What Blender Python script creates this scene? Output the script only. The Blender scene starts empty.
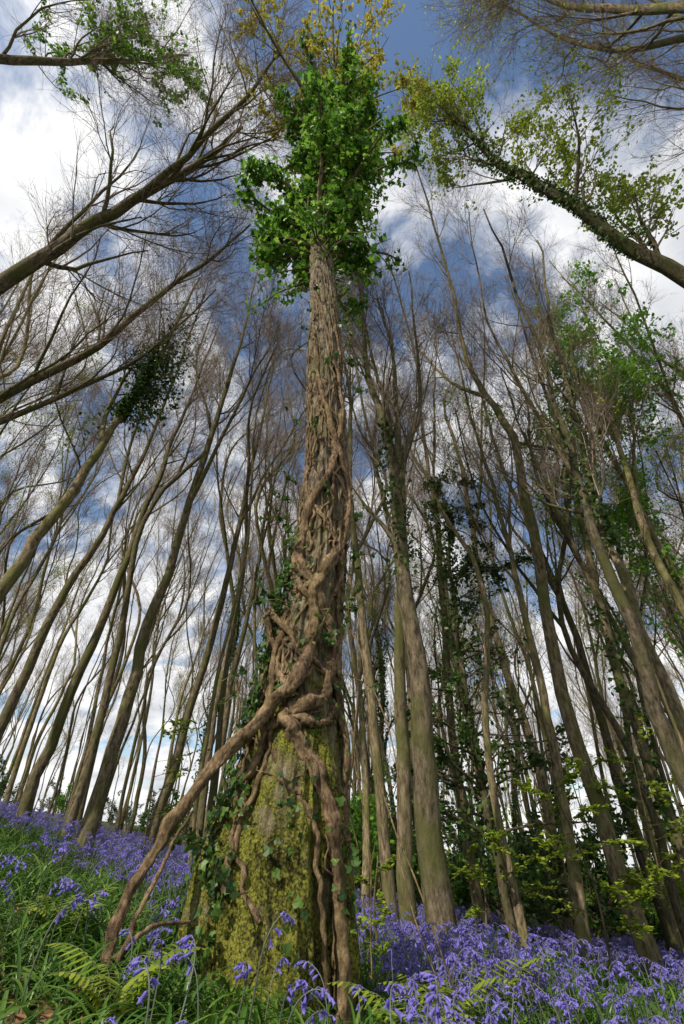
import bpy, math, numpy as np
from mathutils import noise, Vector
rng=np.random.default_rng(7)
sc=bpy.context.scene
COL=sc.collection

# ---------------------------------------------------------------- materials
def newmat(name):
    m=bpy.data.materials.new(name);m.use_nodes=True
    nt=m.node_tree;nt.nodes.clear()
    return m,nt
def N(nt,t,**k):
    n=nt.nodes.new(t)
    for a,b in k.items(): setattr(n,a,b)
    return n
def ramp(nt,stops,interp='LINEAR'):
    r=nt.nodes.new('ShaderNodeValToRGB');r.color_ramp.interpolation=interp
    e=r.color_ramp.elements
    while len(e)<len(stops): e.new(0.5)
    for el,(p,c) in zip(e,stops):
        el.position=p; el.color=(c[0],c[1],c[2],1)
    return r
def mixc(nt,fac,a,b,mode='MIX'):
    m=nt.nodes.new('ShaderNodeMix');m.data_type='RGBA';m.blend_type=mode
    L=nt.links.new
    for s,v in ((m.inputs[0],fac),(m.inputs[6],a),(m.inputs[7],b)):
        if hasattr(v,'links'): L(v,s)
        elif isinstance(v,(int,float)): s.default_value=v
        else: s.default_value=(v[0],v[1],v[2],1)
    return m.outputs[2]
def leafmat(name,cols,trans=.35,rough=.45):
    m,nt=newmat(name);L=nt.links.new
    g=N(nt,'ShaderNodeNewGeometry')
    k=len(cols)
    r=ramp(nt,[(i/(k-1),c) for i,c in enumerate(cols)]);L(g.outputs['Random Per Island'],r.inputs[0])
    out=r.outputs[0]
    b=N(nt,'ShaderNodeBsdfPrincipled');b.inputs['Roughness'].default_value=rough
    b.inputs['Specular IOR Level'].default_value=.35
    L(out,b.inputs['Base Color'])
    t=N(nt,'ShaderNodeBsdfTranslucent');L(out,t.inputs[0])
    mx=N(nt,'ShaderNodeMixShader');mx.inputs[0].default_value=trans
    L(b.outputs[0],mx.inputs[1]);L(t.outputs[0],mx.inputs[2])
    o=N(nt,'ShaderNodeOutputMaterial');L(mx.outputs[0],o.inputs[0])
    return m
def twigmat(name,stops):
    m,nt=newmat(name);L=nt.links.new
    g=N(nt,'ShaderNodeNewGeometry')
    r=ramp(nt,[(i/(len(stops)-1),c) for i,c in enumerate(stops)]);L(g.outputs['Random Per Island'],r.inputs[0])
    b=N(nt,'ShaderNodeBsdfDiffuse');L(r.outputs[0],b.inputs[0])
    o=N(nt,'ShaderNodeOutputMaterial');L(b.outputs[0],o.inputs[0]);return m
def barkmat(name,dark,light,green,greenamt,scale=(9,9,2.2),bump=.6,moss_h=None,dist=.03,fine=False,det=8):
    m,nt=newmat(name);L=nt.links.new
    tc=N(nt,'ShaderNodeTexCoord');mp=N(nt,'ShaderNodeMapping');mp.inputs['Scale'].default_value=scale
    L(tc.outputs['Object'],mp.inputs[0])
    n1=N(nt,'ShaderNodeTexNoise');n1.inputs['Scale'].default_value=1.6;n1.inputs['Detail'].default_value=det;n1.inputs['Roughness'].default_value=.7
    L(mp.outputs[0],n1.inputs[0])
    r=ramp(nt,[(.36,dark),(.5,tuple((a+b)*.45 for a,b in zip(dark,light))),(.66,light)]);L(n1.outputs[0],r.inputs[0])
    n2=N(nt,'ShaderNodeTexNoise');n2.inputs['Scale'].default_value=1.7;n2.inputs['Detail'].default_value=4
    L(tc.outputs['Object'],n2.inputs[0])
    r2=ramp(nt,[(.42,(0,0,0)),(.62,(greenamt,)*3)]);L(n2.outputs[0],r2.inputs[0])
    col=mixc(nt,r2.outputs[0],r.outputs[0],green)
    if not moss_h and not fine:
        oi=N(nt,'ShaderNodeObjectInfo');r3=ramp(nt,[(0,(.5,.5,.5)),(.5,(.9,.87,.8)),(1,(1.35,1.3,1.15))]);L(oi.outputs['Random'],r3.inputs[0])
        col=mixc(nt,1.0,col,r3.outputs[0],'MULTIPLY')
    hsrc=n1.outputs[0]
    if fine:
        n6=N(nt,'ShaderNodeTexNoise');n6.inputs['Scale'].default_value=9;n6.inputs['Detail'].default_value=4
        L(tc.outputs['Object'],n6.inputs[0])
        r6=ramp(nt,[(.38,(.5,.47,.44)),(.62,(1.15,1.12,1.08))]);L(n6.outputs[0],r6.inputs[0])
        col=mixc(nt,1.0,col,r6.outputs[0],'MULTIPLY')
    if moss_h:
        sx=N(nt,'ShaderNodeSeparateXYZ');L(tc.outputs['Object'],sx.inputs[0])
        mr=N(nt,'ShaderNodeMapRange');mr.inputs[1].default_value=.6;mr.inputs[2].default_value=moss_h;mr.inputs[3].default_value=.20;mr.inputs[4].default_value=-.2
        L(sx.outputs[2],mr.inputs[0])
        n3=N(nt,'ShaderNodeTexNoise');n3.inputs['Scale'].default_value=3.6;n3.inputs['Detail'].default_value=7;n3.inputs['Roughness'].default_value=.65
        L(tc.outputs['Object'],n3.inputs[0])
        ad=N(nt,'ShaderNodeMath',operation='ADD');L(mr.outputs[0],ad.inputs[0]);L(n3.outputs[0],ad.inputs[1])
        r4=ramp(nt,[(.53,(0,0,0)),(.66,(1,1,1))]);L(ad.outputs[0],r4.inputs[0])
        n4=N(nt,'ShaderNodeTexNoise');n4.inputs['Scale'].default_value=80;n4.inputs['Detail'].default_value=4;n4.inputs['Distortion'].default_value=.6
        L(tc.outputs['Object'],n4.inputs[0])
        n5=N(nt,'ShaderNodeTexNoise');n5.inputs['Scale'].default_value=5;n5.inputs['Detail'].default_value=8;n5.inputs['Roughness'].default_value=.72
        L(tc.outputs['Object'],n5.inputs[0])
        a5=N(nt,'ShaderNodeMath',operation='MULTIPLY');L(n4.outputs[0],a5.inputs[0]);L(n5.outputs[0],a5.inputs[1])
        r5=ramp(nt,[(.16,(.03,.026,.01)),(.22,(.10,.10,.018)),(.27,(.20,.20,.03)),(.36,(.33,.32,.06))]);L(a5.outputs[0],r5.inputs[0])
        col=mixc(nt,r4.outputs[0],col,r5.outputs[0])
    b=N(nt,'ShaderNodeBsdfPrincipled');b.inputs['Roughness'].default_value=.9;b.inputs['Specular IOR Level'].default_value=.15
    L(col,b.inputs['Base Color'])
    bp=N(nt,'ShaderNodeBump');bp.inputs['Strength'].default_value=bump;bp.inputs['Distance'].default_value=dist
    L(hsrc,bp.inputs['Height']);nn=bp.outputs[0]
    if moss_h:
        b2=N(nt,'ShaderNodeBump');b2.inputs['Strength'].default_value=.8;b2.inputs['Distance'].default_value=.015
        L(n4.outputs[0],b2.inputs['Height']);L(nn,b2.inputs['Normal']);nn=b2.outputs[0]
    L(nn,b.inputs['Normal'])
    o=N(nt,'ShaderNodeOutputMaterial');L(b.outputs[0],o.inputs[0])
    return m
M_HERO=barkmat('old_bark',(.045,.033,.022),(.46,.37,.25),(.17,.16,.05),.4,(20,20,4.5),1.0,moss_h=2.6,dist=.05)
M_VINE=barkmat('vine_bark',(.07,.043,.024),(.44,.31,.19),(.15,.13,.045),.35,(34,34,16),1.0,dist=.02,fine=True)
M_BARK=barkmat('beech_bark',(.045,.034,.022),(.32,.26,.17),(.11,.12,.035),.8,(12,12,4),.9,det=7)
M_TWIG=twigmat('twig_bark',[(.12,.09,.065),(.22,.17,.125),(.34,.27,.2)])
M_IVY=leafmat('ivy_leaf',[(.03,.09,.012),(.07,.18,.016),(.15,.31,.03),(.30,.46,.07)],.5)
M_IVYD=leafmat('ivy_leaf_dark',[(.016,.045,.01),(.04,.09,.015),(.07,.14,.022),(.12,.2,.035)],.35)
M_SPRING=leafmat('spring_leaf',[(.16,.25,.02),(.3,.4,.035),(.44,.5,.07)],.5)
M_YEL=leafmat('young_maple_leaf',[(.34,.33,.04),(.52,.5,.08),(.42,.32,.08),(.36,.44,.06)],.5)
M_GREEN=leafmat('fresh_leaf',[(.09,.24,.02),(.16,.36,.03),(.26,.48,.05)],.5)
M_GRASS=leafmat('bluebell_foliage',[(.03,.085,.012),(.06,.14,.02),(.14,.23,.035)],.3,.35)
M_STEM=leafmat('bluebell_stem',[(.08,.12,.04),(.12,.12,.12)],.1)
M_BELL=leafmat('bluebell_petal',[(.18,.15,.52),(.29,.24,.68),(.45,.38,.82)],.4,.5)
M_LITTER=leafmat('leaf_litter',[(.09,.045,.02),(.2,.1,.045),(.34,.2,.1),(.13,.09,.06)],.15,.7)

m,nt=newmat('woodland_soil');L=nt.links.new
tc=N(nt,'ShaderNodeTexCoord')
a=N(nt,'ShaderNodeTexNoise');a.inputs['Scale'].default_value=14;a.inputs['Detail'].default_value=9;a.inputs['Roughness'].default_value=.7;L(tc.outputs['Object'],a.inputs[0])
r=ramp(nt,[(.35,(.02,.013,.008)),(.5,(.07,.045,.022)),(.66,(.15,.10,.05))]);L(a.outputs[0],r.inputs[0])
a2=N(nt,'ShaderNodeTexNoise');a2.inputs['Scale'].default_value=1.1;a2.inputs['Detail'].default_value=6;L(tc.outputs['Object'],a2.inputs[0])
r2=ramp(nt,[(.42,(0,0,0)),(.58,(.85,.85,.85))]);L(a2.outputs[0],r2.inputs[0])
c=mixc(nt,r2.outputs[0],r.outputs[0],(.045,.08,.018))
b=N(nt,'ShaderNodeBsdfPrincipled');b.inputs['Roughness'].default_value=.95;L(c,b.inputs['Base Color'])
bp=N(nt,'ShaderNodeBump');bp.inputs['Strength'].default_value=.9;bp.inputs['Distance'].default_value=.05;L(a.outputs[0],bp.inputs['Height']);L(bp.outputs[0],b.inputs['Normal'])
o=N(nt,'ShaderNodeOutputMaterial');L(b.outputs[0],o.inputs[0]);M_SOIL=m

# ---------------------------------------------------------------- mesh builder
class MB:
    def __init__(s): s.v=[];s.f=[];s.n=0
    def add(s,verts,faces,mat,smooth=True):
        verts=np.asarray(verts,dtype=np.float32).reshape(-1,3);faces=np.asarray(faces,dtype=np.int32)
        s.v.append(verts);s.f.append((faces+s.n,mat,smooth));s.n+=len(verts)
    def mesh(s,name,mats):
        me=bpy.data.meshes.new(name)
        v=np.concatenate(s.v)
        li=np.concatenate([f.ravel() for f,_,_ in s.f])
        tot=np.concatenate([np.full(len(f),f.shape[1],np.int32) for f,_,_ in s.f])
        mi=np.concatenate([np.full(len(f),m_,np.int32) for f,m_,_ in s.f])
        sm=np.concatenate([np.full(len(f),x,bool) for f,_,x in s.f])
        st=np.concatenate([[0],np.cumsum(tot)[:-1]]).astype(np.int32)
        me.vertices.add(len(v));me.vertices.foreach_set('co',v.ravel())
        me.loops.add(len(li));me.loops.foreach_set('vertex_index',li.astype(np.int32))
        me.polygons.add(len(tot));me.polygons.foreach_set('loop_start',st)
        me.polygons.foreach_set('material_index',mi);me.polygons.foreach_set('use_smooth',sm)
        for m_ in mats: me.materials.append(m_)
        me.update(calc_edges=True)
        return me
    def obj(s,name,mats,link=True):
        o=bpy.data.objects.new(name,s.mesh(name,mats))
        if link: COL.objects.link(o)
        return o
def nrm(a): return a/np.maximum(np.linalg.norm(a,axis=-1,keepdims=True),1e-9)
def tubes(mb,P,R,S,mat,lump=0,seed=0):
    P=np.asarray(P,float);R=np.asarray(R,float)
    if P.ndim==2: P=P[None];R=R[None]
    n,K,_=P.shape
    T=np.empty_like(P);T[:,1:-1]=P[:,2:]-P[:,:-2];T[:,0]=P[:,1]-P[:,0];T[:,-1]=P[:,-1]-P[:,-2];T=nrm(T)
    mT=nrm(T.mean(1));ref=np.where(np.abs(mT[:,2:3])<.8,[[0,0,1.]],[[1.,0,0]])
    A=nrm(np.cross(T,ref[:,None,:]));B=np.cross(T,A)
    th=np.arange(S)/S*2*np.pi
    RR=np.broadcast_to(R[:,:,None],(n,K,S)).copy()
    if lump:
        for k in range(K):
            for s_ in range(S):
                RR[0,k,s_]*=1+lump*noise.noise(Vector((math.cos(th[s_])*1.3+seed,math.sin(th[s_])*1.3,k*.12)))+lump*.6*noise.noise(Vector((math.cos(th[s_])*3+seed,math.sin(th[s_])*3,k*.2)))
    V=P[:,:,None]+RR[...,None]*(A[:,:,None]*np.cos(th)[None,None,:,None]+B[:,:,None]*np.sin(th)[None,None,:,None])
    i=np.arange(K-1)[:,None]*S;j=np.arange(S)[None];j2=(j+1)%S
    q=np.stack([i+j,i+j2,i+S+j2,i+S+j],-1).reshape(-1,4)
    F=(q[None]+(np.arange(n)*K*S)[:,None,None]).reshape(-1,4)
    mb.add(V.reshape(-1,3),F,mat)
def cr(pts,n):
    p=np.asarray(pts,float);p=np.vstack([2*p[0]-p[1],p,2*p[-1]-p[-2]])
    k=len(p)-3;t=np.linspace(0,k-1e-6,n);i=t.astype(int);f=(t-i)[:,None]
    a,b_,c_,d=p[i],p[i+1],p[i+2],p[i+3]
    return .5*(2*b_+(c_-a)*f+(2*a-5*b_+4*c_-d)*f**2+(3*b_-a-3*c_+d)*f**3)
def kids(rg,P,R,n,t0,t1,Ln,ang,K,wob,trop,rf,rmin,taper=.25,fall=.6):
    N0,K0,_=P.shape
    idx=np.repeat(np.arange(N0),n);M=len(idx)
    t=rg.uniform(t0,t1,M);f=t*(K0-1.001);i=f.astype(int);fr=(f-i)[:,None]
    pos=P[idx,i]*(1-fr)+P[idx,i+1]*fr
    tan=nrm(P[idx,i+1]-P[idx,i]);rad=R[idx,i]*(1-fr[:,0])+R[idx,i+1]*fr[:,0]
    v=rg.normal(size=(M,3));perp=nrm(v-(v*tan).sum(1,keepdims=True)*tan)
    a=rg.uniform(ang[0],ang[1],M)[:,None]
    d=np.cos(a)*tan+np.sin(a)*perp
    ln=Ln*(1-fall*t)*rg.uniform(.6,1.25,M)
    r0=np.maximum(rad*rf,rmin)
    out=np.empty((M,K,3));out[:,0]=pos
    for k in range(1,K):
        d=nrm(d+rg.normal(size=(M,3))*wob+np.array([0,0,trop]))
        out[:,k]=out[:,k-1]+d*(ln/(K-1))[:,None]
    Rr=r0[:,None]*np.linspace(1,taper,K)[None]
    return out,np.maximum(Rr,rmin*.6)
LEAF=np.array([(-.0,-.5),(.28,-.2),(.3,.12),(0,.5),(-.3,.12),(-.28,-.2)])
IVYL=np.array([(0,-.42),(.3,-.5),(.5,-.12),(.26,.05),(0,.6),(-.26,.05),(-.5,-.12),(-.3,-.5)])
def leaves(mb,rg,C,size,shape,mat,up=.35,bend=.12,outward=None):
    n=len(C)
    if n==0:return
    nr=rg.normal(size=(n,3))+np.array([0,0,up*2])
    if outward is not None: nr=nr*.7+outward
    nr=nrm(nr);v=rg.normal(size=(n,3));a=nrm(v-(v*nr).sum(1,keepdims=True)*nr);b_=np.cross(nr,a)
    s=(size*rg.uniform(.55,1.35,n))[:,None,None]
    sh=shape[None]
    h=-bend*(np.abs(sh[...,0:1])*2)**1.5
    V=C[:,None]+s*(a[:,None]*sh[...,0:1]+b_[:,None]*sh[...,1:2]+nr[:,None]*h)
    k=len(shape)
    mb.add(V.reshape(-1,3),np.arange(n*k).reshape(n,k),mat,False)
def along(rg,P,n,t0,t1,jit):
    M,K,_=P.shape
    i=rg.integers(0,M,n);t=rg.uniform(t0,t1,n)*(K-1.001);j=t.astype(int);f=(t-j)[:,None]
    return P[i,j]*(1-f)+P[i,j+1]*f+nrm(rg.normal(size=(n,3)))*(rg.uniform(0,1,n)**.6*jit)[:,None]

TREE_MATS=[M_BARK,M_TWIG,M_IVYD,M_SPRING,M_GREEN,M_YEL,M_IVY]
def tree(mb,seed,pts,r0,n1=15,t0=.45,L1=4.2,n2=7,n3=5,n4=4,ang=(.35,.8),trop=.16,ivy=None,leaf=None,S=12,twmin=.0027,wig=.05,forks=1,flare=1.3):
    rg=np.random.default_rng(seed)
    P=cr(pts,30)
    nz=rg.normal(size=(30,3))*wig;nz[:,2]=0;nz=np.cumsum(nz,0);nz-=np.linspace(0,1,30)[:,None]*nz[-1];nz[0]=0
    P=P+nz*.6
    R=r0*np.linspace(1,.12,30)**.8;R[:2]*=[flare,1+(flare-1)*.3]
    P=P[None];R=R[None]
    tubes(mb,P,R,S,0)
    if forks:
        fP,fR=kids(rg,P,R,forks,max(.3,t0-.1),.6,(P[0,-1,2]-P[0,0,2])*.62,(.2,.4),14,.06,.12,.75,.03,.2,.2)
        tubes(mb,fP,fR,8,0);
        b0,q0=kids(rg,fP,fR,max(3,n1//2),.25,1,L1*.8,ang,8,.13,trop,.5,.01)
    a,ra=kids(rg,P,R,n1,t0,1,L1,ang,8,.12,trop,.42,.01)
    if forks: a=np.concatenate([a,b0]);ra=np.concatenate([ra,q0])
    tubes(mb,a,ra,6,0)
    b_,rb=kids(rg,a,ra,n2,.12,1,L1*.5,(.3,.8),7,.13,trop*.7,.5,.005);tubes(mb,b_,rb,4,1)
    c_,rc=kids(rg,b_,rb,n3,.12,1,L1*.3,(.3,.8),5,.14,trop*.5,.6,twmin*1.25);tubes(mb,c_,rc,3,1)
    d_,rd=kids(rg,c_,rc,n4,.1,1,L1*.16,(.3,.8),4,.13,.05,.7,twmin);tubes(mb,d_,rd,3,1)
    if ivy:
        for (u0,u1,rad,n,sz) in ivy:
            K=30;t=rg.uniform(u0,u1,n);f=t*(K-1.001);i=f.astype(int);fr=(f-i)[:,None]
            base=P[0,i]*(1-fr)+P[0,i+1]*fr
            dd=rg.normal(size=(n,3));dd[:,2]*=.6;dd=nrm(dd)
            cl=np.array([noise.noise(Vector((x*9+e[0]*.8,seed+e[1]*.8,0))) for x,e in zip(t,dd)])
            rr=rad*np.clip(.45+cl*1.9,.1,1.6)*rg.uniform(.2,1,n)**.6
            leaves(mb,rg,base+dd*(rr+R[0,i])[:,None],sz,LEAF,2,.2,outward=dd)
    if leaf:
        for q in leaf:
            mat,n,sz=q[:3];C=along(rg,b_ if len(q)>3 else d_,n,.2,1,.12)
            if len(q)>3:
                h=(C[:,2]>q[3]);C=C[h]
            cl=np.array([noise.noise(Vector(x)*.9) for x in C]);C=C[cl>-.08]
            leaves(mb,rg,C,sz,LEAF,mat,.6)
    return P,R,a,b_,c_,d_

# ---------------------------------------------------------------- terrain
def gh(x,y):
    x=np.asarray(x,float);y=np.asarray(y,float)
    xs=35*np.tanh(x/35)
    z=-.17*xs+.028*(np.sqrt(xs**2+1)-1)-1.0*np.tanh(y/32)
    z+=.05*np.sin(x*1.3+.5*y)*np.sin(y*1.1+1)+.03*np.sin(x*3.1+2)*np.cos(y*2.7)
    return z
g=np.sinh(np.linspace(-1,1,241)*5.2);g=g/g[-1]*350
X,Y=np.meshgrid(g,g,indexing='ij')
Z=gh(X,Y)
mb=MB();n=len(g);idx=np.arange(n*n).reshape(n,n)
F=np.stack([idx[:-1,:-1],idx[1:,:-1],idx[1:,1:],idx[:-1,1:]],-1).reshape(-1,4)
mb.add(np.stack([X,Y,Z],-1).reshape(-1,3),F,0)
mb.obj('ground',[M_SOIL])

# ---------------------------------------------------------------- hero tree
tz=np.array([-.4,0,.48,.85,1.24,1.69,2.15,2.79,3.6,4.6,5.9,7.76,10,13,15.5])
tcx=np.array([-.35,-.35,-.345,-.315,-.29,-.275,-.20,-.155,-.14,-.18,-.22,-.33,-.3,-.2,-.1])
trr=np.array([.47,.42,.385,.32,.25,.225,.205,.185,.18,.175,.165,.13,.10,.07,.03])
TY=3.2
def tc_(z): return np.interp(z,tz,tcx)
def tr_(z): return np.interp(z,tz,trr)
NT,NZ=200,700
zz=np.concatenate([np.linspace(-.4,8,NZ-60),np.linspace(8.1,15.5,60)])
th=np.arange(NT)/NT*2*np.pi
V=np.empty((NZ,NT,3))
cxs=np.convolve(np.pad(tc_(zz),12,'edge'),np.ones(25)/25,'valid');rrs=np.convolve(np.pad(tr_(zz),12,'edge'),np.ones(25)/25,'valid')
for i,z in enumerate(zz):
    r=rrs[i];butt=math.exp(-max(z,0)/.8)
    for j,t in enumerate(th):
        ct,st=math.cos(t),math.sin(t)
        l1=noise.noise(Vector((ct*1.5,st*1.5,z*1.3)))
        l2=noise.noise(Vector((ct*3.2,st*3.2,z*2.6+4)))
        tw=t+z*.25
        cw,sw=math.cos(tw),math.sin(tw)
        f1=noise.noise(Vector((cw*5,sw*5,z*1.6)))
        f2=noise.noise(Vector((cw*10,sw*10,z*3+9)))
        f3=noise.noise(Vector((ct*22,st*22,z*16)))
        rr=r*(1+.12*l1+.07*l2+butt*.13*math.cos(5*t+1))+(.05*(.3-abs(f1))+.035*(.25-abs(f2))+.010*f3)*min(1,r/.2)
        V[i,j]=(cxs[i]+ct*rr,TY+st*rr,z)
idx=np.arange(NZ*NT).reshape(NZ,NT);nx=np.roll(idx,-1,1)
F=np.stack([idx[:-1],nx[:-1],nx[1:],idx[1:]],-1).reshape(-1,4)
hero=MB();hero.add(V.reshape(-1,3),F,0)
hr=np.random.default_rng(11)
# crown limbs
P=np.stack([np.interp(np.linspace(6.7,15.5,40),zz,cxs),np.full(40,TY),np.linspace(6.7,15.5,40)],-1)[None]
R=np.interp(np.linspace(6.3,15.5,40),tz,trr)[None]
a,ra=kids(hr,P,R,66,.06,.92,1.3,(.8,1.4),8,.16,.05,.35,.012,fall=-.3)
tubes(hero,a,ra,6,1)
b_,rb=kids(hr,a,ra,6,.15,1,.75,(.4,1),5,.2,.02,.6,.006);tubes(hero,b_,rb,4,1)
C=along(hr,b_,23000,.1,1,.17);C2=along(hr,a,3500,.15,1,.2)
C=np.concatenate([C,C2]);C=C[C[:,2]<14.6]
cl=np.array([noise.noise(Vector(x)*1.5) for x in C]);C=C[cl>-.17]
ctr=np.stack([np.full(len(C),-.2),np.full(len(C),TY),C[:,2]-.3],-1)
leaves(hero,hr,C,.08,IVYL,2,.3,outward=nrm(C-ctr)*.9)
w,rw=kids(hr,P,R,34,.0,.25,1.1,(.9,1.5),8,.2,-.25,.1,.004);tubes(hero,w,rw,4,1)
leaves(hero,hr,along(hr,w,1400,.1,1,.12),.07,IVYL,2,.3)
a3,r3=kids(hr,P,R,20,.5,.98,5.0,(.5,1.05),9,.13,.16,.4,.012,fall=.4);tubes(hero,a3,r3,6,1)
b3,s3=kids(hr,a3,r3,8,.25,1,1.6,(.4,.9),6,.16,.1,.5,.006);tubes(hero,b3,s3,4,1)
c3,s4=kids(hr,b3,s3,6,.2,1,.75,(.4,.9),4,.16,.05,.6,.004);tubes(hero,c3,s4,3,1)
leaves(hero,hr,along(hr,c3,12500,.2,1,.08),.08,LEAF,4,.5)
def surf(z,t,off=0):
    r=np.interp(z,zz,rrs)+off
    return np.stack([np.interp(z,zz,cxs)+np.cos(t)*r,TY+np.sin(t)*r,z],-1)
n=2100;z=hr.uniform(0,1,n)**1.4*2.6;t=hr.choice([-2.5,-2.9,-.4,-1.4],n,p=[.50,.32,.12,.06])+hr.normal(size=n)*.24
cl=np.array([noise.noise(Vector((x*2.5,y*2.2,3))) for x,y in zip(t,z)]);k=cl>-.05
z,t=z[k],t[k]
od=np.stack([np.cos(t),np.sin(t),np.zeros_like(t)],-1)
leaves(hero,hr,surf(z,t,.03+hr.uniform(0,.07,len(z))),.042,IVYL,5,.2,outward=od*1.6)
# big twisting ivy stems
def vine(xz,r,seed,n=110,off=.5,mat=3,S=16,prof=(1,.6)):
    pts=[]
    for q in xz:
        x,z=q[0],q[1]
        if len(q)>2: y=q[2]
        else:
            R_=tr_(z);dx=np.clip((x-tc_(z))/R_,-.97,.97)
            y=TY-R_*math.sqrt(1-dx*dx)-r*off
        pts.append((x,y,z))
    P=cr(pts,n)
    s=np.linspace(0,1,n)
    P+=np.array([[noise.noise(Vector((k*.09,seed,1)))+.5*noise.noise(Vector((k*.25,seed,1))),noise.noise(Vector((k*.09,seed,7))),0] for k in range(n)])*.03*min(1,r/.02)
    pr=np.interp(s,np.linspace(0,1,len(prof)),prof)
    rr=r*pr*np.array([1+.3*noise.noise(Vector((k*.1,seed,4)))+.2*noise.noise(Vector((k*.4,seed,4))) for k in range(n)])
    tubes(hero,P,rr,S if r>.015 else 6,mat,lump=.5 if r>.015 else 0,seed=seed*3.1)
    return P
vine([(-.98,-.05,2.5),(-.95,.2,2.55),(-.92,.45,2.68),(-.84,.69,2.8),(-.65,.97,2.86),(-.45,1.2,2.88),(-.27,1.43,2.88),(-.19,1.72),(-.2,2.0),(-.12,2.24),(.02,2.58),(.045,3.08),(-.06,3.54),(-.15,3.93),(-.25,4.5),(-.3,5.3)],.038,1,n=240,off=.9,prof=(.55,.6,.78,1.0,1.1,.95,.85,.75,.6,.5))
vine([(0,-.1),(-.0,.14),(-.035,.56),(-.09,.82),(-.24,1.07),(-.34,1.2),(-.22,1.27),(-.1,1.36),(-.07,1.65),(-.13,1.93),(-.28,2.24),(-.31,2.58),(-.18,2.97),(-.05,3.4),(.0,4.0)],.038,2,n=220,off=.8,prof=(1,.9,1,1.1,1,.9,.8,.6))
vine([(-.67,.55),(-.55,.82),(-.46,1.07),(-.43,1.52),(-.33,1.93),(-.17,2.15),(-.05,2.3),(.0,2.7)],.024,3,off=.8)
vine([(.03,.6),(.01,1.07),(-.03,1.65),(.0,2.07),(-.015,2.4),(.02,2.77),(.03,3.54),(-.02,4.23),(-.13,5.05),(-.3,6)],.024,4,n=160,off=.8)
vine([(-.3,1.3),(-.44,1.6),(-.5,1.9,3.0),(-.36,1.72),(-.2,1.55),(-.08,1.5),(-.02,1.75),(-.03,2.1)],.024,5,n=120,off=1.2)
vine([(-.28,1.35),(-.2,1.5),(-.15,1.8),(-.05,2.05),(.0,2.3),(-.08,2.6),(-.2,2.75),(-.3,3.1),(-.28,3.6),(-.15,4.1),(-.02,4.6),(-.07,5.3),(-.2,6.2)],.020,6,n=170,off=.8)
vine([(-.47,1.12),(-.3,1.2),(-.15,1.17),(-.04,1.27),(-.04,1.5),(-.07,1.8),(-.2,1.95),(-.33,2.15),(-.36,2.5)],.031,7,n=130,off=1)
vine([(-.88,-.05,2.35),(-.84,.25,2.45),(-.8,.5,2.6),(-.74,.72,2.75)],.012,8,n=60)
vine([(-1.1,.0,2.2),(-.98,.12,2.35),(-.87,.22,2.45),(-.8,.3,2.6),(-.7,.3,2.8)],.013,9,n=60)
vine([(-.38,1.02),(-.3,.85),(-.22,.8),(-.13,.62),(-.1,.35),(-.06,.05)],.016,10,n=90,off=.8,prof=(1,.8,.7))
vine([(-.55,.4),(-.52,.7),(-.42,.95),(-.4,1.2)],.018,11,n=60,off=.8)
vine([(.02,1.9),(.12,1.6,3.0),(.16,1.2,2.95),(.22,.8,2.9),(.38,.35,2.8),(.5,0,2.75)],.006,12,n=80)
vine([(.05,1.5),(.2,1.35,3.0),(.3,.95,2.9),(.28,.5,2.8),(.4,.1,2.7)],.005,13,n=80)
vine([(.03,2.3),(.1,1.9,3.05),(.1,1.4,3.0),(.07,1.0,3.0),(.14,.6,2.95),(.13,.1,2.9)],.006,14,n=80)
for k in range(20):
    z0=hr.uniform(1.0,3.6) if k>4 else hr.uniform(0,.8);L_=hr.uniform(1.2,4);m_=40
    z=np.linspace(z0,min(z0+L_,7.4),m_);t=hr.uniform(-math.pi,0)+np.cumsum(hr.normal(size=m_)*.13)+hr.normal()*.7*np.linspace(0,1,m_)
    r=hr.uniform(.005,.013)
    tubes(hero,surf(z,t,r*.6+.012),r*np.linspace(1,.6,m_)*(1+.2*np.sin(np.arange(m_)*1.7)),7,3)
for k in range(60):
    z0=hr.uniform(.9,5);m_=14
    z=z0+np.cumsum(hr.normal(size=m_)*.03);t=hr.uniform(-math.pi,0)+np.cumsum(hr.normal(size=m_)*.12)
    tubes(hero,surf(z,t,.022),np.full(m_,.0035),5,3)
sp=surf(hr.uniform(.4,6.5,46),hr.choice([-2.9,-.25,-1.5],46)+hr.normal(size=46)*.3,.02)
d0=nrm(sp-np.stack([np.full(46,-.25),np.full(46,TY),sp[:,2]],-1))
P5=np.empty((46,7,3));P5[:,0]=sp;dd=d0
for k in range(1,7):
    dd=nrm(dd+hr.normal(size=(46,3))*.35+np.array([0,0,.06]));P5[:,k]=P5[:,k-1]+dd*.055
tubes(hero,P5,np.full((46,7),.0035),4,3)
leaves(hero,hr,along(hr,P5,420,.2,1,.03),.048,IVYL,5,.3)
hero.obj('ivy_clad_tree',[M_HERO,M_BARK,M_IVY,M_VINE,M_YEL,M_IVYD])

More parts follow.
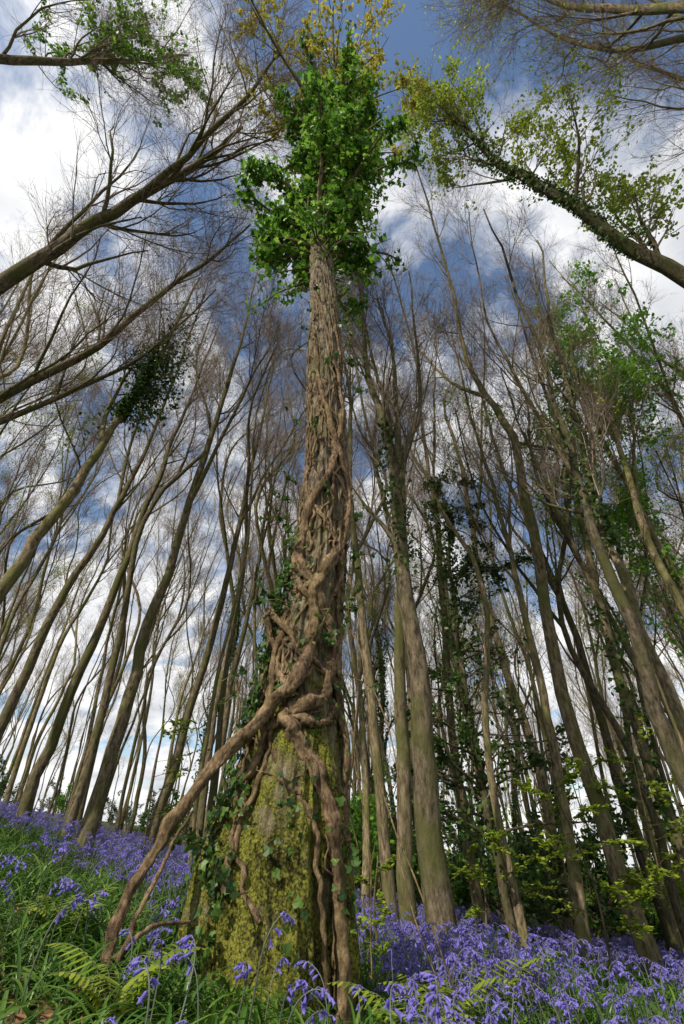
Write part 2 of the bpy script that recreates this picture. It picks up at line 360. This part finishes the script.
# ---------------------------------------------------------------- surrounding unique trees
def G(x,y): return float(gh(x,y))-.15
def T(name,seed,pts,r0,**k):
    pts=[(pts[0][0],pts[0][1],G(pts[0][0],pts[0][1]))]+pts[1:]
    mb=MB();tree(mb,seed,pts,r0,**k);return mb.obj(name,TREE_MATS)
T('beech_tree',1,[(-4.05,9,0),(-3.9,9,2.8),(-3.7,9,5.8),(-3.45,9,9.8),(-3.2,9,14),(-3.2,9,18)],.13,n1=15,t0=.55)
T('beech_tree',2,[(-6.2,7,0),(-5.6,7,4),(-5.2,7,5.8),(-4.8,7,8),(-4.4,7,10.2),(-4.1,7,14)],.13,n1=12,t0=.6,ivy=[(.62,.84,1.2,5200,.08)])
T('beech_tree',3,[(-6.3,11,0),(-6.1,11,4.7),(-5.7,11,9),(-5.4,11,12),(-5,11,18)],.12,t0=.5)
T('beech_tree',4,[(-6.1,9,0),(-5.9,9,4.4),(-5.4,9,6.9),(-5.2,9,9.8),(-4.9,9,17)],.10,t0=.5)
T('beech_tree',5,[(-4.4,13,0),(-3.9,13,4.4),(-3.4,13,8.9),(-3.2,13,14.5),(-3,13,19)],.13,t0=.5)
T('beech_tree',6,[(-3.9,16,0),(-3.8,16,4.6),(-3.4,16,8.1),(-3.2,16,14),(-3,16,19)],.13,t0=.5)
T('beech_tree',7,[(1.0,6,0),(.91,6,1.0),(.95,6,2.3),(.87,6,4.0),(.93,6,5.6),(.79,6,7),(.5,6,8.8),(.5,6.1,14)],.155,n1=12,L1=3,t0=.42,wig=.03,flare=1.12,ivy=[(.4,.7,.2,500,.08)])
T('beech_tree',8,[(.8,6.9,0),(.85,6.9,2),(1.0,6.8,4.2),(1.3,6.7,6.8),(1.7,6.7,8.6),(1.9,6.8,14)],.10,n1=10,L1=3,t0=.45,flare=1.15)
T('beech_tree',9,[(3.4,9,0),(3.6,9,1),(3.7,9,2.8),(3.7,9,4.8),(3.7,9,7),(3.5,9,10.2),(3.6,9,16)],.10,n1=12,t0=.5)
T('beech_tree',10,[(3.8,6,0),(3.9,6,1.3),(3.95,6,2.8),(3.87,6,4.8),(3.85,6,7),(4.0,6,10.3),(4.2,6,16)],.11,n1=9,L1=3.0,t0=.5,wig=.09,forks=0,ivy=[(.5,.7,.2,350,.08)])
T('beech_tree',11,[(4.7,7,0),(4.9,7,2.5),(5.1,7,4.6),(5.0,7,6.4),(5.6,7,11.4),(6.2,7,16.3)],.12,n1=11,t0=.5,wig=.08,ivy=[(.45,.75,.3,900,.09)])
T('holly_tree',12,[(2.75,10,0),(2.6,10,1.7),(2.6,10,4.3),(2.6,10,6.4),(2.75,10,7.6),(2.8,10,8.2)],.08,n1=60,L1=2.0,t0=.12,forks=0,ang=(.9,1.5),trop=-.02,n2=6,n3=3,n4=2,ivy=[(.1,.95,.7,3000,.09)],leaf=[(2,19000,.085,0)])
T('beech_tree',13,[(6.2,12,0),(6.1,12,1.5),(6.06,12,6.2),(5.4,12,11.5),(5.3,12,18)],.13,t0=.5)
T('beech_tree',14,[(4.9,8,0),(4.8,8,2),(5.0,8,6),(5.3,8,9),(5.4,8,16)],.10,t0=.5,n1=10,ivy=[(.15,.4,.2,500,.09)])
T('beech_tree',15,[(7.6,9,0),(7.4,9,4),(7,9,9),(7.2,9,15)],.12,L1=4,leaf=[(4,19000,.1)],t0=.25)
T('beech_tree',16,[(7.4,11,0),(7.4,11,4),(7.6,11,7),(7.5,11,11)],.08,L1=3.4,leaf=[(4,15000,.1)],t0=.2)
T('ash_tree',21,[(-9,4.5,0),(-7.6,4.2,4.5),(-5.6,4,8.1),(-4.2,3.8,10.4),(-2.8,3.6,12.2),(-2.2,3.4,13.5)],.17,n1=19,L1=4.2,t0=.35,ang=(.4,1.0),n2=8,n3=6)
T('ash_tree',22,[(-9.5,6.2,0),(-8.3,6,4.2),(-6.8,6,7),(-5.2,6,9.5),(-3.6,6,12.5),(-2.6,6,15)],.13,n1=17,t0=.35,L1=4.2,n2=8)
T('ash_tree',23,[(9.2,4.4,0),(7.6,4.2,5),(5.8,4,8.6),(4.5,3.9,11.2),(3.2,3.8,14),(2.4,3.6,17)],.18,n1=15,t0=.4,L1=3.4,forks=0,ivy=[(.45,.85,.4,2200,.07)],leaf=[(3,18000,.07)])
T('ash_tree',24,[(-7.5,1.2,0),(-7,1.5,6),(-6.2,1.9,11),(-5.2,2.6,15),(-4.4,3.2,19)],.12,n1=20,t0=.5,L1=4.4,n2=8,n3=6,forks=0,leaf=[(6,13000,.075,13.5)])
T('ash_tree',25,[(6.5,.5,0),(6.2,.9,6),(5.4,1.4,11),(4.6,1.8,16),(4.0,2,20)],.12,n1=22,t0=.45,L1=4.6,n2=8,n3=6,forks=1,leaf=[(3,2500,.07)])
T('ash_tree',26,[(1.6,-4,0),(1.7,-3.2,7),(1.9,-2,12),(1.8,-.8,17),(1.5,.2,21)],.15,n1=16,t0=.5,L1=5,n2=8,n3=6)
T('ash_tree',27,[(8.6,2.6,0),(8.2,2.6,6),(7.6,2.6,11),(7,2.8,17)],.14,n1=18,t0=.4,L1=4.4,ivy=[(.4,.75,.5,2500,.08)])

# ---------------------------------------------------------------- woodland variants
def variant(seed,H,r,**k):
    rg=np.random.default_rng(seed+100);pts=[(0,0,-.2)]
    for j in range(1,6): pts.append((rg.normal()*.3*j*.6,rg.normal()*.3*j*.6,H*j/5))
    mb=MB();q=dict(n2=6,n3=4,n4=3,t0=.5,L1=3.3,twmin=.0032);q.update(k);tree(mb,seed,pts,r,S=8,**q);return mb.mesh('woodland_tree',TREE_MATS)
VAR=[variant(31,18,.10),variant(32,20,.12),variant(33,17,.08),variant(34,19,.11,t0=.4),
     variant(35,16,.08,leaf=[(3,3200,.07)],t0=.3),variant(36,20,.13,ivy=[(.1,.55,.35,2200,.11)]),variant(37,16,.06,t0=.6,L1=2.4,forks=0),variant(38,18,.07,t0=.6,L1=2.6,forks=0)]
wr=np.random.default_rng(5);placed=[(-4,9),(-6,7),(-6.3,11),(-6,9),(-4.4,13),(-3.9,16),(1,6),(.75,6.9),(3.4,9),(3.8,6),(4.7,7),(2.7,10),(6.2,12),(4.9,8),(7.6,9)]
cnt=0
while cnt<108:
    y=wr.uniform(7.5,24);x=wr.uniform(-1.15,1.15)*(y+2)
    if min((x-a_)**2+(y-b2)**2 for a_,b2 in placed)<.8: continue
    placed.append((x,y));cnt+=1
    me=VAR[wr.choice(8,p=[.14,.12,.15,.12,.06,.01,.20,.20] if x<2 else [.12,.1,.13,.12,.22,.03,.14,.14])]
    o=bpy.data.objects.new('beech_tree',me);COL.objects.link(o)
    o.location=(x,y,G(x,y));s=wr.uniform(.8,1.1);o.scale=(s*wr.uniform(.75,1.1),)*2+(s,)
    o.rotation_euler=(wr.normal()*.04,wr.normal()*.04,wr.uniform(0,6.28))

# ---------------------------------------------------------------- scatter helper
def scatter(name,protos,pts,rot,scl,idx):
    col=bpy.data.collections.new(name+'_parts')
    for p in protos: col.objects.link(p)
    me=bpy.data.meshes.new(name);me.vertices.add(len(pts));me.vertices.foreach_set('co',np.asarray(pts,np.float32).ravel())
    for nm,ty,dat,key in (('rot','FLOAT_VECTOR',rot,'vector'),('scl','FLOAT',scl,'value'),('idx','INT',idx,'value')):
        at=me.attributes.new(nm,ty,'POINT');at.data.foreach_set(key,np.asarray(dat,np.int32 if ty=='INT' else np.float32).ravel())
    me.update()
    o=bpy.data.objects.new(name,me);COL.objects.link(o)
    ng=bpy.data.node_groups.new(name,'GeometryNodeTree')
    ng.interface.new_socket('Geometry',in_out='INPUT',socket_type='NodeSocketGeometry')
    ng.interface.new_socket('Geometry',in_out='OUTPUT',socket_type='NodeSocketGeometry')
    nd=ng.nodes.new;L=ng.links.new
    gi=nd('NodeGroupInput');go=nd('NodeGroupOutput');ip=nd('GeometryNodeInstanceOnPoints');ci=nd('GeometryNodeCollectionInfo')
    ci.inputs['Collection'].default_value=col;ci.inputs['Separate Children'].default_value=True;ci.inputs['Reset Children'].default_value=True
    def na(nm,ty):
        q=nd('GeometryNodeInputNamedAttribute');q.data_type=ty;q.inputs['Name'].default_value=nm;return q.outputs['Attribute']
    L(gi.outputs[0],ip.inputs['Points']);L(ci.outputs[0],ip.inputs['Instance']);ip.inputs['Pick Instance'].default_value=True
    L(na('idx','INT'),ip.inputs['Instance Index']);L(na('rot','FLOAT_VECTOR'),ip.inputs['Rotation']);L(na('scl','FLOAT'),ip.inputs['Scale'])
    L(ip.outputs[0],go.inputs[0])
    md=o.modifiers.new('scatter','NODES');md.node_group=ng
    return o
def rots(rg,n,tilt): return np.stack([rg.normal(size=n)*tilt,rg.normal(size=n)*tilt,rg.uniform(0,6.28,n)],-1)

n=320;y=22+wr.uniform(0,1,n)**1.2*55;x=wr.uniform(-1.1,1.1,n)*y
scatter('distant_trees',[bpy.data.objects.new('woodland_tree',m_) for m_ in VAR],np.stack([x,y,gh(x,y)-.2],-1),rots(wr,n,.03),wr.uniform(.8,1.15,n),wr.choice(8,n,p=[.16,.14,.14,.14,.12,.04,.13,.13]))

bush=[]
for s in range(4):
    rg=np.random.default_rng(200+s);mb=MB()
    st=np.zeros((9,2,3));st[:,1]=[0,0,.2]
    a,ra=kids(rg,st,np.full((9,2),.03),1,0,.1,2.2,(.1,.9),8,.15,.12,.8,.012,fall=0);tubes(mb,a,ra,5,0)
    b_,rb=kids(rg,a,ra,7,.2,1,.8,(.4,1),5,.15,.05,.6,.006);tubes(mb,b_,rb,3,1)
    leaves(mb,rg,along(rg,b_,2300,.1,1,.16),.1,LEAF,[2,6,4,3][s],.6)
    bush.append(mb.obj('shrub',TREE_MATS,False))
n=360;y=wr.uniform(12,60,n);x=wr.uniform(-1.1,1.2,n)*y
k=(x>0)|((wr.uniform(size=n)<.3)&(y>22));x,y=x[k],y[k];n=len(x)
ix=wr.choice(4,n,p=[.28,.25,.29,.18]);ix=np.where((x<0)&(ix>1),0,ix)
scatter('undergrowth',bush,np.stack([x,y,gh(x,y)-.1],-1),rots(wr,n,.05),wr.uniform(.5,1.6,n)*np.where(x<0,.7,1),ix)

def sapling(seed,x,y,H,nb,mat=3,nl=900,sz=.065):
    rg=np.random.default_rng(seed);mb=MB();z0=G(x,y)+.1
    P=cr([(x,y,z0),(x+rg.normal()*.1,y,z0+H*.5),(x+rg.normal()*.2,y+rg.normal()*.2,z0+H)],12)[None]
    R=np.linspace(.018,.005,12)[None];tubes(mb,P,R,6,0)
    a,ra=kids(rg,P,R,nb,.3,1,H*.5,(1.0,1.5),7,.1,-.02,.5,.004,fall=.5);tubes(mb,a,ra,4,0)
    b_,rb=kids(rg,a,ra,4,.2,1,H*.16,(.5,.9),4,.08,.0,.6,.003);tubes(mb,b_,rb,3,0)
    C=np.concatenate([along(rg,a,nl//2,.25,1,.03),along(rg,b_,nl//2,.1,1,.03)])
    leaves(mb,rg,C,sz,LEAF,mat,1.6);return mb.obj('beech_sapling',TREE_MATS)
sapling(301,2.9,7,1.9,11,nl=1300);sapling(302,4.3,8,2.6,14,nl=2000);sapling(303,5.2,6.5,2.4,12,nl=1500);sapling(304,.35,4.6,.8,7,nl=420,sz=.05)
sapling(305,3.6,10,2.6,12,nl=1500);sapling(306,-3.4,10,2.4,10);sapling(307,6,10,3,14,nl=1800);sapling(308,1.9,8.5,1.5,9);sapling(309,4.4,5.6,1.9,9,nl=1000)

# ferns
for s,(fx,fy,fh) in enumerate([(.28,2.7,.45),(.5,3.1,.5),(-1.35,3.0,.35),(1.0,4.0,.5),(-.75,2.2,.35)]):
    rg=np.random.default_rng(700+s);mb=MB();z0=float(gh(fx,fy));VV=[];FF=[];c0=0
    for k in range(8):
        az=k*.785+rg.normal()*.2;L_=fh*rg.uniform(.8,1.2);u=np.linspace(0,1,18)
        an=1.35-1.5*u**1.3
        px=np.cumsum(np.cos(an))*L_/18;pz=np.cumsum(np.sin(an))*L_/18
        d=np.array([math.cos(az),math.sin(az),0]);sd_=np.array([-math.sin(az),math.cos(az),0])
        P=np.array([fx,fy,z0])+d*px[:,None]+np.array([0,0,1.])*pz[:,None]
        tubes(mb,P,np.linspace(.003,.001,18),4,0)
        for i in range(3,18):
            w=L_*.30*math.sin(math.pi*(.12+.86*u[i]))**.8*(1-.3*u[i])
            for sg in (-1,1):
                tip=P[i]+sd_*sg*w+d*w*.35-np.array([0,0,w*.2]);b1=P[i]-d*.007;b2_=P[i]+d*.007;mid=(P[i]+tip)/2
                VV+=[b1,mid-d*.008,tip,mid+d*.008,b2_];FF.append([c0,c0+1,c0+2,c0+3,c0+4]);c0+=5
    mb.add(np.array(VV),np.array(FF),1,False);mb.obj('fern',[M_STEM,M_SPRING])

# ---------------------------------------------------------------- bluebells
def strap(mb,rg,n,Lr,wd,mat,spread=.02):
    K=9
    az=rg.uniform(0,6.28,n);L_=rg.uniform(*Lr,n);el=rg.uniform(.7,1.35,n);dr=rg.uniform(.9,2.3,n)
    s=np.linspace(0,1,K)
    ang=el[:,None]-dr[:,None]*s[None]**1.6
    dx=np.cos(ang);dz=np.sin(ang)
    h=np.cumsum(dx,1)*L_[:,None]/K;v=np.cumsum(dz,1)*L_[:,None]/K
    d=np.stack([np.cos(az),np.sin(az)],-1);pz=np.stack([-np.sin(az),np.cos(az)],-1)
    base=rg.normal(size=(n,2))*spread
    C=np.concatenate([base[:,None]+d[:,None]*h[...,None],v[...,None]],-1)
    w=wd*np.sin(np.pi*np.clip(s*.85+.14,0,1))**.7
    W=np.concatenate([pz,np.zeros((n,1))],-1)[:,None]*w[None,:,None]
    up=np.stack([-np.sin(ang)*d[:,0:1],-np.sin(ang)*d[:,1:2],np.cos(ang)],-1)*(w*.45)[None,:,None]
    V=np.stack([C-W+up,C,C+W+up],2)
    i=(np.arange(K-1)*3)[:,None]+np.arange(2)[None]
    q=np.stack([i,i+1,i+4,i+3],-1).reshape(-1,4)
    F=(q[None]+(np.arange(n)*K*3)[:,None,None]).reshape(-1,4)
    mb.add(V.reshape(-1,3),F,mat)
def bell(mb,p,d,s,S=6):
    d=np.array(d)/np.linalg.norm(d);a=nrm(np.cross(d,[.3,.2,1.]));b_=np.cross(d,a)
    prof=[(0,.15),(.15,.55),(.5,.62),(.8,.75),(1.0,1.35)]
    th=np.arange(S*2)/(S*2)*2*np.pi
    V=[]
    for k,(t,r) in enumerate(prof):
        for j,x in enumerate(th):
            rr=r*.33*s; tt=t*s
            if k==4:
                if j%2: rr*=.55;tt-=.18*s
                else: rr*=1.2;tt-=.02*s
            V.append(p+d*tt+(a*math.cos(x)+b_*math.sin(x))*rr)
    n=S*2;i=np.arange(4)[:,None]*n;j=np.arange(n)[None];j2=(j+1)%n
    mb.add(np.array(V),np.stack([i+j,i+j2,i+n+j2,i+n+j],-1).reshape(-1,4),1,True)
BM=[M_STEM,M_BELL,M_GRASS]
bells=[]
for s in range(7):
    rg=np.random.default_rng(400+s);mb=MB();H=rg.uniform(.25,.4);ln=rg.uniform(.02,.1)
    st=cr([(0,0,0),(ln*.2,0,H*.5),(ln*.6,0,H*.85),(ln*1.1+.02,0,H),(ln*1.3+.05,0,H-.015)],16)
    tubes(mb,st,np.linspace(.0032,.0015,16),5,0)
    nb=rg.integers(6,11)
    for k in range(nb):
        f=.58+.41*k/(nb-1);i=min(int(f*15),14);p=st[i]
        side=rg.normal()*.6;d=np.array([.6+.25*rg.normal(),side,-.65-.3*rg.uniform()])
        q=p+np.array([.012,side*.014,.002])
        tubes(mb,np.array([p,(p+q)/2+[0,0,.004],q]),np.full(3,.0011),3,1)
        bell(mb,q,d,rg.uniform(.018,.023)*(1.15-.35*(k/nb)),4)
    strap(mb,rg,5,(.14,.28),.005,2)
    bells.append(mb.obj('bluebell',BM,False))
clumps=[]
for s in range(5):
    rg=np.random.default_rng(500+s);mb=MB();strap(mb,rg,14,(.16,.34),.005+.003*(s%2),2,spread=.05)
    clumps.append(mb.obj('leaf_clump',BM,False))
gr=np.random.default_rng(9)
def patch(x,y,sc_=.6):
    return np.array([noise.noise(Vector((a_*sc_,b2*sc_,5.))) for a_,b2 in zip(x,y)])
n=36000;y=2.2+gr.uniform(0,1,n)**.75*17;x=gr.uniform(-1.05,1.05,n)*(y+.8)
pt=patch(x,y)
dens=np.where(x>.25,.9,np.where(y>4.6,.75,np.clip((y-3.0)/1.8,.02,.6)))
dens=dens*np.clip(.5+pt*2.4,.04,1)*np.clip((19-y)/5,.1,1)
dens=np.where((x>.25)&(y<3.4),.7*dens,dens)
k=(gr.uniform(size=n)<dens)&(((x+.35)**2+(y-3.2)**2)>.3)
x,y=x[k],y[k];n=len(x)
scatter('bluebell_carpet',bells,np.stack([x,y,gh(x,y)-.01],-1),rots(gr,n,.14),gr.uniform(.7,1.2,n),gr.integers(0,7,n))
n=150;y=gr.uniform(1.3,3.0,n);x=gr.uniform(-.75,.85,n)*y
k=(gr.uniform(size=n)<np.where(x>0,.75,.5));x,y=x[k],y[k];n=len(x)
scatter('bluebell_plants',bells,np.stack([x,y,gh(x,y)-.01],-1),rots(gr,n,.15),gr.uniform(.75,1.15,n),gr.integers(0,7,n))
n=11000;y=1.2+gr.uniform(0,1,n)**1.3*13;x=gr.uniform(-1.05,1.05,n)*(y+.4)
k=(((x+.35)**2+(y-3.2)**2)>.22)&(patch(x,y,1.3)+gr.normal(size=n)*.08>-.15);x,y=x[k],y[k];n=len(x)
scatter('bluebell_leaves',clumps,np.stack([x,y,gh(x,y)-.01],-1),rots(gr,n,.15),gr.uniform(.5,1.1,n),gr.integers(0,5,n))
mb=MB();n=12000;y=1.2+gr.uniform(0,1,n)**1.5*7;x=gr.uniform(-1.1,1.1,n)*(y+.3)
leaves(mb,gr,np.stack([x,y,gh(x,y)+.012+gr.uniform(0,.03,n)],-1),.06,LEAF,0,1.0,.35)
mb.obj('leaf_litter',[M_LITTER])

# ---------------------------------------------------------------- sky and sun
sd=np.array([-.48,-.58,.74]);sd/=np.linalg.norm(sd)
el=math.asin(sd[2]);az=math.atan2(sd[0],sd[1])
W=bpy.data.worlds.new('World');sc.world=W;W.use_nodes=True
nt=W.node_tree;nt.nodes.clear();L=nt.links.new
sky=N(nt,'ShaderNodeTexSky',sky_type='NISHITA',sun_disc=False);sky.sun_elevation=el;sky.sun_rotation=az;sky.air_density=1.2;sky.dust_density=.3;sky.ozone_density=2.0
tc=N(nt,'ShaderNodeTexCoord');sx=N(nt,'ShaderNodeSeparateXYZ');L(tc.outputs['Generated'],sx.inputs[0])
mz=N(nt,'ShaderNodeMath',operation='MAXIMUM');mz.inputs[1].default_value=0;L(sx.outputs[2],mz.inputs[0])
az_=N(nt,'ShaderNodeMath',operation='ADD');az_.inputs[1].default_value=.22;L(mz.outputs[0],az_.inputs[0])
dx=N(nt,'ShaderNodeMath',operation='DIVIDE');L(sx.outputs[0],dx.inputs[0]);L(az_.outputs[0],dx.inputs[1])
dy=N(nt,'ShaderNodeMath',operation='DIVIDE');L(sx.outputs[1],dy.inputs[0]);L(az_.outputs[0],dy.inputs[1])
cb=N(nt,'ShaderNodeCombineXYZ');L(dx.outputs[0],cb.inputs[0]);L(dy.outputs[0],cb.inputs[1]);cb.inputs[2].default_value=8.4
c1=N(nt,'ShaderNodeTexNoise');c1.inputs['Scale'].default_value=2.6;c1.inputs['Detail'].default_value=7;c1.inputs['Roughness'].default_value=.6;c1.inputs['Distortion'].default_value=.4
L(cb.outputs[0],c1.inputs[0])
# more cloud towards the horizon
hz=N(nt,'ShaderNodeMapRange');hz.inputs[1].default_value=.15;hz.inputs[2].default_value=.75;hz.inputs[3].default_value=.08;hz.inputs[4].default_value=-.015;L(mz.outputs[0],hz.inputs[0])
ca=N(nt,'ShaderNodeMath',operation='ADD');L(c1.outputs[0],ca.inputs[0]);L(hz.outputs[0],ca.inputs[1])
cm=ramp(nt,[(.44,(.0,.0,.0)),(.49,(.4,.4,.4)),(.55,(1,1,1))]);L(ca.outputs[0],cm.inputs[0])
c2=N(nt,'ShaderNodeTexNoise');c2.inputs['Scale'].default_value=4.2;c2.inputs['Detail'].default_value=5;L(cb.outputs[0],c2.inputs[0])
cc=ramp(nt,[(.3,(.6,.63,.68)),(.46,(.88,.89,.92)),(.62,(1.1,1.1,1.1))]);L(c2.outputs[0],cc.inputs[0])
sb=N(nt,'ShaderNodeVectorMath',operation='SCALE');sb.inputs['Scale'].default_value=.15;L(sky.outputs[0],sb.inputs[0])
fin=mixc(nt,cm.outputs[0],sb.outputs[0],cc.outputs[0])
bg=N(nt,'ShaderNodeBackground');bg.inputs[1].default_value=1.0;L(fin,bg.inputs[0])
o=N(nt,'ShaderNodeOutputWorld');L(bg.outputs[0],o.inputs[0])
sun=bpy.data.lights.new('sun','SUN');sun.energy=5.0;sun.angle=math.radians(.6);sun.color=(1,.93,.81)
so=bpy.data.objects.new('sun',sun);COL.objects.link(so);so.rotation_euler=Vector(sd).to_track_quat('Z','Y').to_euler();so.location=(-20,-20,30)

# ---------------------------------------------------------------- camera
c=bpy.data.cameras.new('camera');co=bpy.data.objects.new('camera',c);COL.objects.link(co);sc.camera=co
c.sensor_fit='VERTICAL';c.sensor_height=36;c.lens=470/1024*36;c.clip_start=.05;c.clip_end=1500
co.location=(0,0,.55);co.rotation_euler=(math.radians(90+36),0,0)
sc.view_settings.view_transform='Standard';sc.view_settings.look='None';sc.view_settings.exposure=0
